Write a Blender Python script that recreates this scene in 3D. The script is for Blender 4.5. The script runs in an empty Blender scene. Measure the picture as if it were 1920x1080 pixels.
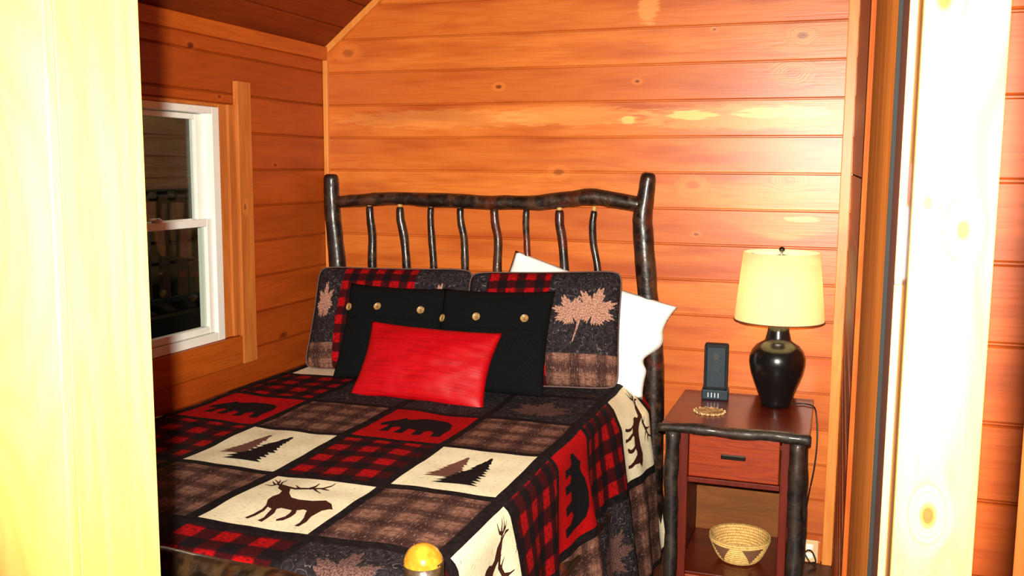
import bpy, bmesh, math, random
import numpy as np
from mathutils import Vector, Matrix, noise
random.seed(7)
C = bpy.context.scene.collection
sc = bpy.context.scene
R = math.radians

# ------------------------------------------------------------------ camera
CAM = Vector((2.427, -4.25, 1.71))
yaw, pit, rol = R(18.79), R(7.165), R(.4126)
fw = Vector((-math.sin(yaw)*math.cos(pit), math.cos(yaw)*math.cos(pit), -math.sin(pit)))
rt = Vector((math.cos(yaw), math.sin(yaw), 0)); up = rt.cross(fw)
r2 = rt*math.cos(rol)+up*math.sin(rol); u2 = -rt*math.sin(rol)+up*math.cos(rol)
cd = bpy.data.cameras.new('camera'); cam = bpy.data.objects.new('camera', cd); C.objects.link(cam)
cd.sensor_width = 36; cd.lens = 36*1798/1920; cd.clip_start = .05
m = Matrix((r2, u2, -fw)).transposed().to_4x4(); m.translation = CAM
cam.matrix_world = m
sc.camera = cam
sc.view_settings.view_transform = 'Standard'; sc.view_settings.look = 'None'
sc.view_settings.gamma = 1; sc.view_settings.use_curve_mapping = False
sc.view_settings.exposure = 0.0

# ------------------------------------------------------------------ world and flash
w = bpy.data.worlds.new('world'); sc.world = w; w.use_nodes = True
w.node_tree.nodes['Background'].inputs[0].default_value = (.030, .032, .04, 1)
w.node_tree.nodes['Background'].inputs[1].default_value = .35

def lamp(name, kind, loc, energy, color, size):
    d = bpy.data.lights.new(name, kind); d.energy = energy; d.color = color
    if kind == 'POINT': d.shadow_soft_size = size
    o = bpy.data.objects.new(name, d); C.objects.link(o); o.location = loc
    return o
# the camera flash: a small bright source just above and behind the lens
FL = CAM + Vector((.0, -.07, .10))
fl_ = bpy.data.lights.new('camera_flash', 'SPOT'); fl_.energy = 1230; fl_.color = (1.0, .92, .78); fl_.shadow_soft_size = .015
fl_.spot_size = R(86); fl_.spot_blend = 1.0
fo_ = bpy.data.objects.new('camera_flash', fl_); C.objects.link(fo_); fo_.location = FL
fo_.rotation_euler = (Matrix.Rotation(R(-7), 3, 'Z') @ (fw*1.0)).to_track_quat('-Z', 'Y').to_euler()
# added fill light outside the window, no visible fixture, brightens the siding
pl_ = bpy.data.lights.new('outside_fill_light', 'POINT'); pl_.energy = 42; pl_.color = (1, .85, .6); pl_.shadow_soft_size = .05
po_ = bpy.data.objects.new('outside_fill_light', pl_); C.objects.link(po_); po_.location = (-2.2, 1.9, 2.7)
# ceiling fixture of the hall behind the camera, warm
hl = bpy.data.lights.new('hall_ceiling_light', 'AREA'); hl.energy = 14; hl.color = (1, .78, .5); hl.size = .35
ho = bpy.data.objects.new('hall_ceiling_light', hl); C.objects.link(ho); ho.location = (2.3, -5.2, 2.33)

# ------------------------------------------------------------------ node helper
class NT:
    def __init__(s, name):
        s.m = bpy.data.materials.new(name); s.m.use_nodes = True
        s.t = s.m.node_tree; s.n = s.t.nodes; s.l = s.t.links
        s.b = s.n['Principled BSDF']; s.out = s.n['Material Output']
    def put(s, sock, v):
        if isinstance(v, bpy.types.NodeSocket): s.l.new(v, sock)
        elif isinstance(v, tuple) and len(v) == 3 and len(sock.default_value) == 4: sock.default_value = (*v, 1)
        else: sock.default_value = v
    def math(s, op, a, b=None, c=None, clamp=False):
        n = s.n.new('ShaderNodeMath'); n.operation = op; n.use_clamp = clamp
        s.put(n.inputs[0], a)
        if b is not None: s.put(n.inputs[1], b)
        if c is not None: s.put(n.inputs[2], c)
        return n.outputs[0]
    def coords(s, kind='Object'):
        n = s.n.new('ShaderNodeTexCoord'); return n.outputs[kind]
    def uv(s):
        return s.coords('UV')
    def sep(s, v):
        n = s.n.new('ShaderNodeSeparateXYZ'); s.put(n.inputs[0], v); return n.outputs
    def comb(s, x, y, z):
        n = s.n.new('ShaderNodeCombineXYZ'); s.put(n.inputs[0], x); s.put(n.inputs[1], y); s.put(n.inputs[2], z); return n.outputs[0]
    def noise(s, v, scale=5, detail=2, rough=.5, dist=0):
        n = s.n.new('ShaderNodeTexNoise'); s.put(n.inputs['Vector'], v); n.inputs['Scale'].default_value = scale
        n.inputs['Detail'].default_value = detail; n.inputs['Roughness'].default_value = rough; n.inputs['Distortion'].default_value = dist
        return n.outputs['Fac']
    def white(s, v):
        n = s.n.new('ShaderNodeTexWhiteNoise'); n.noise_dimensions = '3D'; s.put(n.inputs['Vector'], v); return n.outputs['Value']
    def voro(s, v, scale, rnd=1):
        n = s.n.new('ShaderNodeTexVoronoi'); s.put(n.inputs['Vector'], v); n.inputs['Scale'].default_value = scale
        n.inputs['Randomness'].default_value = rnd
        return n.outputs['Distance'], n.outputs['Color']
    def mix(s, f, a, b, mode='MIX'):
        n = s.n.new('ShaderNodeMix'); n.data_type = 'RGBA'; n.blend_type = mode
        s.put(n.inputs[0], f); s.put(n.inputs[6], a); s.put(n.inputs[7], b); return n.outputs[2]
    def ss(s, v, a, b, lo=0., hi=1.):
        n = s.n.new('ShaderNodeMapRange'); n.interpolation_type = 'SMOOTHSTEP'
        s.put(n.inputs[0], v)
        n.inputs[1].default_value = a; n.inputs[2].default_value = b; n.inputs[3].default_value = lo; n.inputs[4].default_value = hi
        return n.outputs[0]
    def bump(s, h, strength=.3, dist=.002):
        n = s.n.new('ShaderNodeBump'); n.inputs['Strength'].default_value = strength; n.inputs['Distance'].default_value = dist
        s.put(n.inputs['Height'], h); s.l.new(n.outputs[0], s.b.inputs['Normal'])
    def fin(s, col, rough=.5, spec=.5, coat=0, metal=0, sheen=0):
        s.put(s.b.inputs['Base Color'], col); s.put(s.b.inputs['Roughness'], rough)
        s.b.inputs['Specular IOR Level'].default_value = spec; s.b.inputs['Metallic'].default_value = metal
        s.b.inputs['Coat Weight'].default_value = coat; s.b.inputs['Coat Roughness'].default_value = .15
        if sheen: s.b.inputs['Sheen Weight'].default_value = sheen
        return s.m

def srgb(r, g, b):
    f = lambda c: (c/255/12.92) if c/255 <= .04045 else ((c/255+.055)/1.055)**2.4
    return (f(r), f(g), f(b))

def wood(name, light, mid, dark, along=0, across=2, plank=None, off=0., knots=(), patches=(), rough=.4, gen=1.0, grain=1.0,
         spec=.4, coat=0, var=.25, kscale=1.0, knotcol=None, seed=0., fineamt=.35):
    """boards with growth-ring contours that run round the knots; along/across are object axes"""
    t = NT(name); xyz = t.sep(t.coords('Object'))
    third = 3-along-across
    a, b, c = xyz[along], xyz[across], xyz[third]
    idn = t.math('FLOOR', t.math('DIVIDE', t.math('SUBTRACT', b, off), plank)) if plank else 0.0
    r = t.white(t.comb(idn, seed+1.7, 3.1)) if plank else .37
    r37 = t.math('MULTIPLY', r, 37.0) if plank else seed*3.3
    base = t.comb(t.math('MULTIPLY_ADD', a, .9*grain, r37), t.math('MULTIPLY', b, 7*grain), t.math('MULTIPLY_ADD', c, 5.0, r37))
    h = t.math('MULTIPLY', t.noise(base, 1.0, 3, .5, .3), 3.6)
    dark_k = None; light_k = None
    for (ka, kb, rad, amp) in knots:
        da = t.math('DIVIDE', t.math('SUBTRACT', a, ka), rad*1.7); db = t.math('DIVIDE', t.math('SUBTRACT', b, kb), rad)
        d2 = t.math('ADD', t.math('MULTIPLY', da, da), t.math('MULTIPLY', db, db))
        g = t.math('POWER', 2.718, t.math('MULTIPLY', d2, -.5))
        h = t.math('ADD', h, t.math('MULTIPLY', g, 1.8))
        core = t.math('MULTIPLY', t.ss(d2, 1.1, .15), amp)
        dark_k = core if dark_k is None else t.math('MAXIMUM', dark_k, core)
        halo = t.ss(d2, 6, 1.2); light_k = halo if light_k is None else t.math('MAXIMUM', light_k, halo)
    if gen > 0:
        vd, vc = t.voro(t.comb(t.math('MULTIPLY_ADD', a, 1.5*kscale, r37), t.math('MULTIPLY', b, 3.3*kscale), t.math('ADD', r37, seed)), 1.0)
        on = t.math('GREATER_THAN', t.sep(vc)[0], 1-.42*gen)
        g = t.math('MULTIPLY', t.math('POWER', 2.718, t.math('MULTIPLY', t.math('MULTIPLY', vd, vd), -55)), on)
        h = t.math('ADD', h, t.math('MULTIPLY', g, 1.6))
        core = t.math('MULTIPLY', t.ss(vd, .085, .03), on)
        dark_k = core if dark_k is None else t.math('MAXIMUM', dark_k, core)
    ring = t.math('ABSOLUTE', t.math('SINE', t.math('MULTIPLY', h, 9.0)))
    fine = t.noise(t.comb(t.math('MULTIPLY_ADD', a, 5, r37), t.math('MULTIPLY', b, 170), t.math('MULTIPLY', c, 120)), 1.0, 2)
    big = t.noise(t.comb(t.math('MULTIPLY_ADD', a, 1.3, r37), t.math('MULTIPLY', b, 9), r37), 1.3, 2)
    col = t.mix(t.ss(ring, .0, 1., .0, .55), mid, light)
    col = t.mix(t.math('MULTIPLY', t.ss(fine, .45, .72), fineamt), col, dark)
    col = t.mix(t.math('MULTIPLY', t.ss(big, .42, .75), var*1.6), col, dark)
    if plank: col = t.mix(t.math('MULTIPLY', r, var), col, dark)
    kc = knotcol or tuple(x*.35 for x in dark)
    if light_k is not None: col = t.mix(t.math('MULTIPLY', light_k, .28), col, tuple(min(1, x*1.25) for x in light))
    if dark_k is not None: col = t.mix(dark_k, col, kc)
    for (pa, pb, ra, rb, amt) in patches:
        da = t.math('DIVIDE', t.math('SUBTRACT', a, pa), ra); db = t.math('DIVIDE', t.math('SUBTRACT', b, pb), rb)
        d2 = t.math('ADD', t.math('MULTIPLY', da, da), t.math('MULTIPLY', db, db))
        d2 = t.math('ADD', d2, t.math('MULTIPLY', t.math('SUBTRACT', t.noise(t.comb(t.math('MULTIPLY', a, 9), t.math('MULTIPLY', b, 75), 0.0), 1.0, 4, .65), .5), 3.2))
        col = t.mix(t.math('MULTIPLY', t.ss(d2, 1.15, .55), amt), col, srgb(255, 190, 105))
    t.bump(t.math('ADD', t.math('MULTIPLY', ring, .4), fine), .12, .002)
    return t.fin(col, rough, spec, coat)

# ------------------------------------------------------------------ materials
L1, M1, D1 = srgb(218, 126, 52), srgb(208, 110, 38), srgb(170, 74, 22)
Kn = [(.132, 2.254, .022, .5), (.909, 2.079, .011, .9), (2.247, 2.262, .017, .8), (2.215, 2.112, .026, .45), (1.201, 1.690, .018, .55),
      (1.835, 1.424, .008, .8), (2.219, 1.665, .022, .35), (1.815, 1.64, .022, .45), (1.557, 2.09, .008, .9), (1.885, 2.30, .006, .8)]
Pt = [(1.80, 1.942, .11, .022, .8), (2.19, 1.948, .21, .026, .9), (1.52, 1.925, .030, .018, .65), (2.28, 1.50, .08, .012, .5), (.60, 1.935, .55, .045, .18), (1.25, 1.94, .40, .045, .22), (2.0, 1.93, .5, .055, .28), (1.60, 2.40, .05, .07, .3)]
M = {}
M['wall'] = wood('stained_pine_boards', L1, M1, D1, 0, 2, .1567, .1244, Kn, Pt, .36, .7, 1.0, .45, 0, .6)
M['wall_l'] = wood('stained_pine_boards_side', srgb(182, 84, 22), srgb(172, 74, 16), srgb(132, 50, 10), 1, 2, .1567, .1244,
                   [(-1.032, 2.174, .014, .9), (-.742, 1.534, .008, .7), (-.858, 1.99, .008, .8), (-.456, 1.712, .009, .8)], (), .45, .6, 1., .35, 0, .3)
M['wall_h'] = wood('stained_pine_boards_hall', srgb(180, 84, 30), srgb(170, 74, 22), srgb(130, 50, 12), 0, 2, .1567, .02, (), (), .45, .3, 1., .35, 0, .3, seed=5)
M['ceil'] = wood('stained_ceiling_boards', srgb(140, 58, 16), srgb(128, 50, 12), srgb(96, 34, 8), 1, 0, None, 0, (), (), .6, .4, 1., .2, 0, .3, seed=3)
M['trim'] = wood('corner_trim_pine', srgb(228, 148, 72), srgb(218, 134, 56), srgb(186, 98, 32), 2, 0, None, 0, (), (), .4, 0, 1, .4, 0, .2, seed=2)
M['trimx'] = wood('rail_trim_pine', srgb(200, 98, 28), srgb(190, 88, 20), srgb(150, 60, 10), 1, 2, None, 0, (), (), .4, 0, 1, .4, 0, .2, seed=2)
M['wtrim'] = wood('window_board_pine', srgb(206, 128, 60), srgb(192, 108, 44), srgb(150, 72, 24), 2, 1, None, 0, [(1.534, -.735, .010, .7)], (), .45, .3, 1, .35, 0, .3, seed=8)
M['wtrimh'] = wood('window_apron_pine', srgb(182, 92, 24), srgb(168, 78, 16), srgb(126, 50, 8), 1, 2, None, 0, (), (), .45, .6, 1, .35, 0, .35, seed=9)
M['jambl'] = wood('raw_pine_jamb', srgb(205, 176, 104), srgb(198, 164, 86), srgb(178, 136, 54), 2, 1, None, 0, (), (), .7, 0, .8, .06, 0, .12, seed=4, fineamt=.12)
M['casel'] = wood('raw_pine_casing', srgb(205, 176, 104), srgb(198, 164, 86), srgb(178, 136, 54), 2, 0, None, 0, [(1.647, 1.506, 0.1, 0)], (), .7, 0, .8, .06, 0, .12, seed=6, fineamt=.12)
M['case'] = wood('raw_pine_door_casing', srgb(172, 134, 66), srgb(160, 118, 46), srgb(122, 76, 12), 2, 0, None, 0,
                 [(1.437, 2.505, .0075, .9), (1.665, 2.517, .006, .75), (1.685, 2.491, .004, .6), (1.838, 2.494, .007, .9)], (), .7, 0, 1, .06, 0, .2,
                 knotcol=srgb(44, 6, 2), seed=1, fineamt=.15)
M['jambr'] = wood('stained_jamb', srgb(120, 58, 16), srgb(108, 46, 10), srgb(80, 28, 4), 2, 0, None, 0, (), (), .7, .2, 1.5, .06, 0, .4, seed=11)
M['doorin'] = wood('stained_flat_door', srgb(222, 140, 58), srgb(210, 122, 42), srgb(168, 80, 20), 2, 1, None, 0, (), (), .7, .2, 1.2, .06, 0, .4, seed=11)
M['jambd'] = wood('dark_stained_jamb', srgb(84, 32, 10), srgb(72, 26, 8), srgb(50, 16, 5), 2, 0, None, 0, (), (), .6, 0, 1, .2, 0, .2, seed=12)
M['doorp'] = wood('pocket_door_pine', srgb(190, 140, 70), srgb(180, 126, 56), srgb(150, 92, 34), 2, 0, None, 0, (), (), .7, 0, 1, .06, 0, .2, seed=13)
M['ns_top'] = wood('cherry_stained_top', srgb(104, 30, 12), srgb(90, 24, 9), srgb(54, 12, 5), 0, 1, None, 0, (), (), .32, .4, 1.5, .5, .3, .4, seed=14)
M['ns_draw'] = wood('cherry_stained_drawer', srgb(152, 56, 14), srgb(134, 42, 9), srgb(64, 14, 4), 0, 2, None, 0, (), [], .35, .7, 2, .5, .25, .5, seed=15, kscale=2)
M['ns_stile'] = wood('cherry_stained_stile', srgb(104, 26, 8), srgb(90, 20, 6), srgb(52, 9, 3), 2, 0, None, 0, (), (), .5, .3, 1.5, .25, 0, .4, seed=16)
M['ns_back'] = wood('plywood_back', srgb(128, 74, 26), srgb(116, 64, 20), srgb(88, 46, 12), 0, 2, None, 0, (), (), .6, .2, 1.5, .3, 0, .4, seed=17)
M['floor'] = wood('dark_floorboards', srgb(96, 52, 28), srgb(82, 42, 22), srgb(55, 26, 14), 1, 0, .1, 0, (), (), .45, .4, 1, .4, 0, .4, seed=18)
M['siding'] = wood('outside_siding', srgb(132, 116, 80), srgb(116, 100, 66), srgb(84, 70, 44), 1, 2, .2, .05, (), (), .8, .2, 1, .2, 0, .3, seed=19)

def bark(name, hi=srgb(70, 46, 32), red=srgb(96, 30, 10), lo=srgb(18, 11, 8), rough=.28):
    t = NT(name); o = t.coords('Object'); s = t.sep(o)
    n1 = t.noise(o, 14, 4, .6, .6); n2 = t.noise(o, 38, 3, .6); n3 = t.noise(o, 6, 2)
    col = t.mix(t.ss(n1, .42, .68), lo, tuple(x*.75 for x in hi))
    col = t.mix(t.math('MULTIPLY', t.ss(n3, .55, .68), .7), col, red)
    col = t.mix(t.math('MULTIPLY', t.ss(n2, .58, .72), .45), col, hi)
    t.bump(t.math('ADD', n1, t.math('MULTIPLY', n2, .6)), .55, .004)
    return t.fin(col, t.ss(n2, .3, .7, rough, rough+.25), .5, .25)
M['bark'] = bark('dark_hickory_bark')
M['bark_rail'] = bark('brown_hickory_bark', srgb(84, 54, 34), srgb(88, 36, 14), srgb(24, 15, 10))
M['bark_foot'] = bark('footboard_bark', srgb(78, 56, 32), srgb(120, 48, 12), srgb(26, 17, 9))
M['bark_ns'] = bark('nightstand_bark', srgb(52, 40, 29), srgb(46, 20, 9), srgb(17, 12, 9), .45)
def simple(name, col, rough=.5, spec=.5, coat=0, metal=0, var=.15, nscale=20, sheen=0, bump=0):
    t = NT(name); o = t.coords('Object'); n = t.noise(o, nscale, 3)
    c = t.mix(t.ss(n, .35, .7, 0, 1), col, tuple(x*(1-var) for x in col))
    if bump: t.bump(n, bump, .002)
    return t.fin(c, rough, spec, coat, metal, sheen)
M['endgrain'] = simple('varnished_cut_wood', srgb(226, 150, 44), .14, .6, .8, 0, .5, 30)
M['tenon'] = simple('pale_tenon', srgb(205, 160, 100), .5)
M['vinyl'] = simple('white_window_vinyl', srgb(236, 238, 232), .35, .5, 0, 0, .03)
M['white'] = simple('white_cotton', srgb(248, 248, 246), .85, .2, 0, 0, .04, 6)
M['urn'] = simple('black_glazed_ceramic', (.005, .005, .005), .24, .5, .15, 0, .2, 120, 0, .12)
M['blackmetal'] = simple('blackened_metal', srgb(36, 30, 28), .3, .5, .2, .6)
M['cord'] = simple('dark_cord', srgb(40, 30, 24), .5)
M['dev_black'] = simple('black_plastic', srgb(8, 9, 12), .5, .2)
M['dev_blue'] = simple('slate_blue_plastic', srgb(30, 44, 56), .5, .25)
M['dev_mark'] = simple('pale_marks', srgb(200, 215, 225), .4)
M['dev_dim'] = simple('dim_print', srgb(18, 22, 26), .5)
M['steel'] = simple('bright_steel', srgb(215, 215, 218), .3, .5, 0, .7)
M['brass'] = simple('dark_bronze', srgb(120, 80, 70), .3, .5, 0, .7)
M['buttonm'] = simple('coconut_button', srgb(178, 138, 84), .35, .5, .3, 0, .5, 60)
M['buttonh'] = simple('button_hole_dark', srgb(50, 30, 14), .6)
M['seam_gap_shade'] = simple('black_seam_gap_shade', (.003, .0035, .0035), .95, .1)
M['cardboard'] = simple('outlet_cover', srgb(228, 190, 140), .5)
M['greenmetal'] = simple('dark_green_rail', srgb(52, 62, 54), .5)
M['porchwood'] = simple('porch_timber', srgb(96, 70, 48), .7)
M['mattress'] = simple('mattress_ticking', srgb(210, 205, 196), .9)
M['deckground'] = simple('porch_deck', srgb(50, 42, 32), .8)
M['leafgreen'] = simple('porch_leaf', srgb(120, 128, 60), .6)

def fabric(name, fn, rough=.85, uvmode=True, meander=.0, sheen=.2, bumpy=.5, gsc=1.):
    t = NT(name); o = t.uv(); s = t.sep(o)
    col = fn(t, s, o)
    n = t.noise(o, 26*gsc, 1, .5, .8)
    line = t.ss(t.math('ABSOLUTE', t.math('SUBTRACT', t.math('FRACT', t.math('MULTIPLY', n, 5.0)), .5)), .055, .015)
    if meander: col = t.mix(t.math('MULTIPLY', line, meander), col, srgb(150, 140, 140))
    weave = t.noise(o, 420, 2)
    t.bump(t.math('SUBTRACT', t.math('MULTIPLY', weave, .35), t.math('MULTIPLY', line, .9)), bumpy, .006)
    return t.fin(col, rough, .12, 0, 0, 0)
def streak(t, s, fx, fy, sc_=1.0):
    return t.noise(t.comb(t.math('MULTIPLY', s[0], fx), t.math('MULTIPLY', s[1], fy), 0.), sc_, 3, .6)
def f_char(t, s, o):
    return t.mix(t.ss(t.noise(o, 60, 3), .35, .7), srgb(26, 22, 25), srgb(46, 40, 43))
def f_border(t, s, o):
    return t.mix(t.ss(t.noise(o, 50, 3), .35, .7), srgb(15, 10, 12), srgb(30, 24, 26))
def f_cream(t, s, o):
    return t.mix(t.ss(t.noise(t.comb(t.math('MULTIPLY', s[0], 60), t.math('MULTIPLY', s[1], 220), 0.), 1., 3), .5, .75), srgb(236, 224, 190), srgb(206, 188, 148))
def f_red(t, s, o):
    return t.mix(t.ss(streak(t, s, 40, 160), .5, .75), srgb(172, 5, 10), srgb(96, 2, 6))
def band(t, x, per, duty, soft=.06, ph=0.):
    f = t.math('FRACT', t.math('ADD', t.math('DIVIDE', x, per), ph))
    d = t.math('ABSOLUTE', t.math('SUBTRACT', f, .5))
    return t.ss(d, duty/2+soft, duty/2-soft)
def f_check(per):
    def g(t, s, o):
        a = band(t, s[0], per, .5, .05, .13); b = band(t, s[1], per, .5, .05, .3)
        st = streak(t, s, 90, 90)
        both = t.math('MULTIPLY', a, b); one = t.math('MAXIMUM', a, b)
        col = t.mix(one, srgb(172, 6, 12), srgb(64, 6, 12))
        col = t.mix(both, col, srgb(18, 14, 18))
        return t.mix(t.ss(st, .42, .68, 0, .75), col, srgb(26, 8, 12))
    return g
def f_plaid(t, s, o):
    a = band(t, s[0], .115, .42, .1); b = band(t, s[1], .105, .42, .1, .2)
    a2 = band(t, s[0], .029, .2, .1); b2 = band(t, s[1], .027, .2, .1)
    st = streak(t, s, 45, 210); st2 = streak(t, s, 210, 45)
    col = t.mix(t.math('MULTIPLY', a, .75), srgb(138, 96, 80), srgb(46, 26, 26))
    col = t.mix(t.math('MULTIPLY', b, .75), col, srgb(42, 24, 24))
    col = t.mix(t.math('MULTIPLY', a2, .35), col, srgb(44, 28, 30))
    col = t.mix(t.math('MULTIPLY', b2, .35), col, srgb(44, 28, 30))
    col = t.mix(t.ss(st, .44, .66, 0, .75), col, srgb(54, 30, 28))
    return t.mix(t.ss(st2, .55, .72, 0, .6), col, srgb(190, 148, 128))
def f_flat(c1, c2):
    return lambda t, s, o: t.mix(t.ss(t.noise(o, 180, 3), .42, .62), c1, c2)
M['q_border'] = fabric('quilt_black_sashing', f_border)
M['q_char'] = fabric('quilt_charcoal', f_char, meander=.38)
M['q_cream'] = fabric('quilt_cream', f_cream)
M['q_red'] = fabric('quilt_red', f_red)
M['q_check'] = fabric('quilt_buffalo_check', f_check(.112))
M['q_plaid'] = fabric('quilt_brown_plaid', f_plaid)
M['q_deer'] = fabric('deer_brown', f_flat(srgb(68, 30, 20), srgb(48, 20, 14)))
M['q_tree'] = fabric('tree_black', f_flat(srgb(15, 12, 14), srgb(28, 22, 24)))
M['q_tree2'] = fabric('tree_taupe', f_flat(srgb(120, 80, 66), srgb(92, 60, 50)))
M['q_bear'] = fabric('bear_black', f_flat(srgb(10, 12, 14), srgb(22, 20, 24)))
M['q_leaf'] = fabric('leaf_tan', f_flat(srgb(190, 144, 124), srgb(132, 92, 80)), bumpy=.8)
M['q_leafd'] = fabric('leaf_dusky', f_flat(srgb(108, 78, 72), srgb(66, 44, 42)), bumpy=.8)
M['s_check'] = fabric('sham_buffalo_check', f_check(.085))
M['s_pipe'] = simple('sham_piping', srgb(98, 76, 72), .8)
M['blackc'] = fabric('black_cotton', f_flat((.002, .0025, .0027), (.004, .0045, .005)), .95, sheen=0, bumpy=.2)
t_ = NT('red_satin'); o_ = t_.uv(); s_ = t_.sep(o_)
st_ = t_.noise(t_.comb(t_.math('MULTIPLY', s_[0], 6), t_.math('MULTIPLY', s_[1], 260), 0.), 1., 3)
t_.bump(st_, .25, .002)
M['satin'] = t_.fin(t_.mix(t_.ss(st_, .45, .75), srgb(178, 0, 12), srgb(126, 0, 6)), .5, .3, 0, 0, 0)

# lamp shade: thin linen that lets the bulb light through
t_ = NT('linen_shade'); n_ = t_.noise(t_.coords('Object'), 90, 3)
col_ = t_.mix(t_.ss(n_, .4, .7), srgb(246, 236, 196), srgb(242, 232, 190))
t_.put(t_.b.inputs['Base Color'], col_); t_.b.inputs['Roughness'].default_value = .9
tr_ = t_.n.new('ShaderNodeBsdfTranslucent'); t_.l.new(col_, tr_.inputs[0])
mx_ = t_.n.new('ShaderNodeMixShader'); mx_.inputs[0].default_value = .45
t_.l.new(t_.b.outputs[0], mx_.inputs[1]); t_.l.new(tr_.outputs[0], mx_.inputs[2]); t_.l.new(mx_.outputs[0], t_.out.inputs[0])
M['shade'] = t_.m
# window glass
t_ = NT('window_glass')
tp_ = t_.n.new('ShaderNodeBsdfTransparent'); tp_.inputs[0].default_value = (.9, .93, .9, 1)
gl_ = t_.n.new('ShaderNodeBsdfGlossy'); gl_.inputs['Roughness'].default_value = .02
lw_ = t_.n.new('ShaderNodeLayerWeight'); fr_ = t_.n.new('ShaderNodeMath'); fr_.operation = 'MULTIPLY_ADD'; fr_.inputs[1].default_value = .9; fr_.inputs[2].default_value = .03
pw_ = t_.n.new('ShaderNodeMath'); pw_.operation = 'POWER'; pw_.inputs[1].default_value = 5; t_.l.new(lw_.outputs['Facing'], pw_.inputs[0]); t_.l.new(pw_.outputs[0], fr_.inputs[0])
mx_ = t_.n.new('ShaderNodeMixShader'); t_.l.new(fr_.outputs[0], mx_.inputs[0]); t_.l.new(tp_.outputs[0], mx_.inputs[1]); t_.l.new(gl_.outputs[0], mx_.inputs[2])
t_.l.new(mx_.outputs[0], t_.out.inputs[0]); M['glass'] = t_.m
t_ = NT('bulb_glow'); t_.b.inputs['Emission Color'].default_value = (1, .84, .58, 1); t_.b.inputs['Emission Strength'].default_value = 17
M['bulb'] = t_.m
# coiled basket
t_ = NT('coiled_straw'); o_ = t_.coords('Object'); s_ = t_.sep(o_)
ang_ = t_.math('ARCTAN2', s_[1], s_[0])
coil_ = t_.math('FRACT', t_.math('MULTIPLY', s_[2], 1/.0105))
dash_ = t_.math('FRACT', t_.math('ADD', t_.math('MULTIPLY', ang_, 9.5), t_.math('MULTIPLY', t_.math('FLOOR', t_.math('MULTIPLY', s_[2], 1/.0105)), .5)))
straw_ = t_.mix(t_.ss(t_.noise(o_, 90, 3), .35, .7), srgb(232, 192, 120), srgb(204, 156, 84))
gap_ = t_.math('MULTIPLY', t_.ss(t_.math('ABSOLUTE', t_.math('SUBTRACT', coil_, .5)), .3, .42), t_.ss(t_.math('ABSOLUTE', t_.math('SUBTRACT', dash_, .5)), .3, .2))
tri_ = t_.math('ABSOLUTE', t_.math('SUBTRACT', t_.math('FRACT', t_.math('MULTIPLY', t_.math('ADD', ang_, .35), 5/6.2832)), .5))   # 0..0.5 round the bowl
zz_ = t_.math('DIVIDE', s_[2], .105)
motif_ = t_.math('MULTIPLY', t_.math('GREATER_THAN', t_.math('ADD', zz_, -.12), t_.math('MULTIPLY', tri_, 2.0)), t_.math('LESS_THAN', zz_, .8))
rr_ = t_.math('SQRT', t_.math('ADD', t_.math('MULTIPLY', s_[0], s_[0]), t_.math('MULTIPLY', s_[1], s_[1])))
lim_ = t_.math('ADD', .0655, t_.math('MULTIPLY', t_.math('POWER', t_.math('MAXIMUM', zz_, 0.0), .6), .055))
outer_ = t_.math('GREATER_THAN', rr_, lim_)
c_ = t_.mix(gap_, straw_, srgb(92, 58, 26)); c_ = t_.mix(t_.math('MULTIPLY', motif_, outer_), c_, srgb(112, 74, 48))
t_.bump(t_.math('ABSOLUTE', t_.math('SUBTRACT', coil_, .5)), .5, .003)
M['basket'] = t_.fin(c_, .7, .3)
# coaster
t_ = NT('carved_coaster'); o_ = t_.coords('Object')
M['coaster'] = t_.fin(t_.mix(t_.ss(t_.noise(o_, 70, 3, .6, 1.), .45, .6), srgb(196, 158, 106), srgb(96, 66, 36)), .5)

# ------------------------------------------------------------------ object helpers
def link(name, me, mats, parent=None):
    o = bpy.data.objects.new(name, me); C.objects.link(o)
    for mm in (mats if isinstance(mats, (list, tuple)) else [mats]): me.materials.append(mm)
    if parent: o.parent = parent
    return o
def obj(name, bm, mats, parent=None, smooth=False, loc=None):
    me = bpy.data.meshes.new(name); bmesh.ops.recalc_face_normals(bm, faces=bm.faces[:]) if not smooth == 'raw' else None
    bm.to_mesh(me); bm.free()
    if smooth: 
        for p in me.polygons: p.use_smooth = True
    o = link(name, me, mats, parent)
    if loc: o.location = loc
    return o
def tag(o, label=None, cat=None, group=None, kind=None):
    if label: o['label'] = label
    if cat: o['category'] = cat
    if group: o['group'] = group
    if kind: o['kind'] = kind
    return o
def empty(name, loc=(0, 0, 0), rz=0):
    o = bpy.data.objects.new(name, None); C.objects.link(o); o.location = loc; o.rotation_euler = (0, 0, rz); o.empty_display_size = .1
    return o
def box(bm, x0, x1, y0, y1, z0, z1, bev=0., mat=0):
    vs = [bm.verts.new((x, y, z)) for x in (x0, x1) for y in (y0, y1) for z in (z0, z1)]
    F = [(0, 1, 3, 2), (4, 6, 7, 5), (0, 4, 5, 1), (2, 3, 7, 6), (0, 2, 6, 4), (1, 5, 7, 3)]
    fs = [bm.faces.new([vs[i] for i in f]) for f in F]
    for f in fs: f.material_index = mat
    if bev:
        es = list({e for f in fs for e in f.edges})
        r = bmesh.ops.bevel(bm, geom=es, offset=bev, segments=2, affect='EDGES', profile=.5)
        for f in r['faces']: f.material_index = mat
    return fs
def boxo(name, x0, x1, y0, y1, z0, z1, mat, parent=None, bev=0.003):
    bm = bmesh.new(); box(bm, x0, x1, y0, y1, z0, z1, bev); return obj(name, bm, mat, parent)
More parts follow.
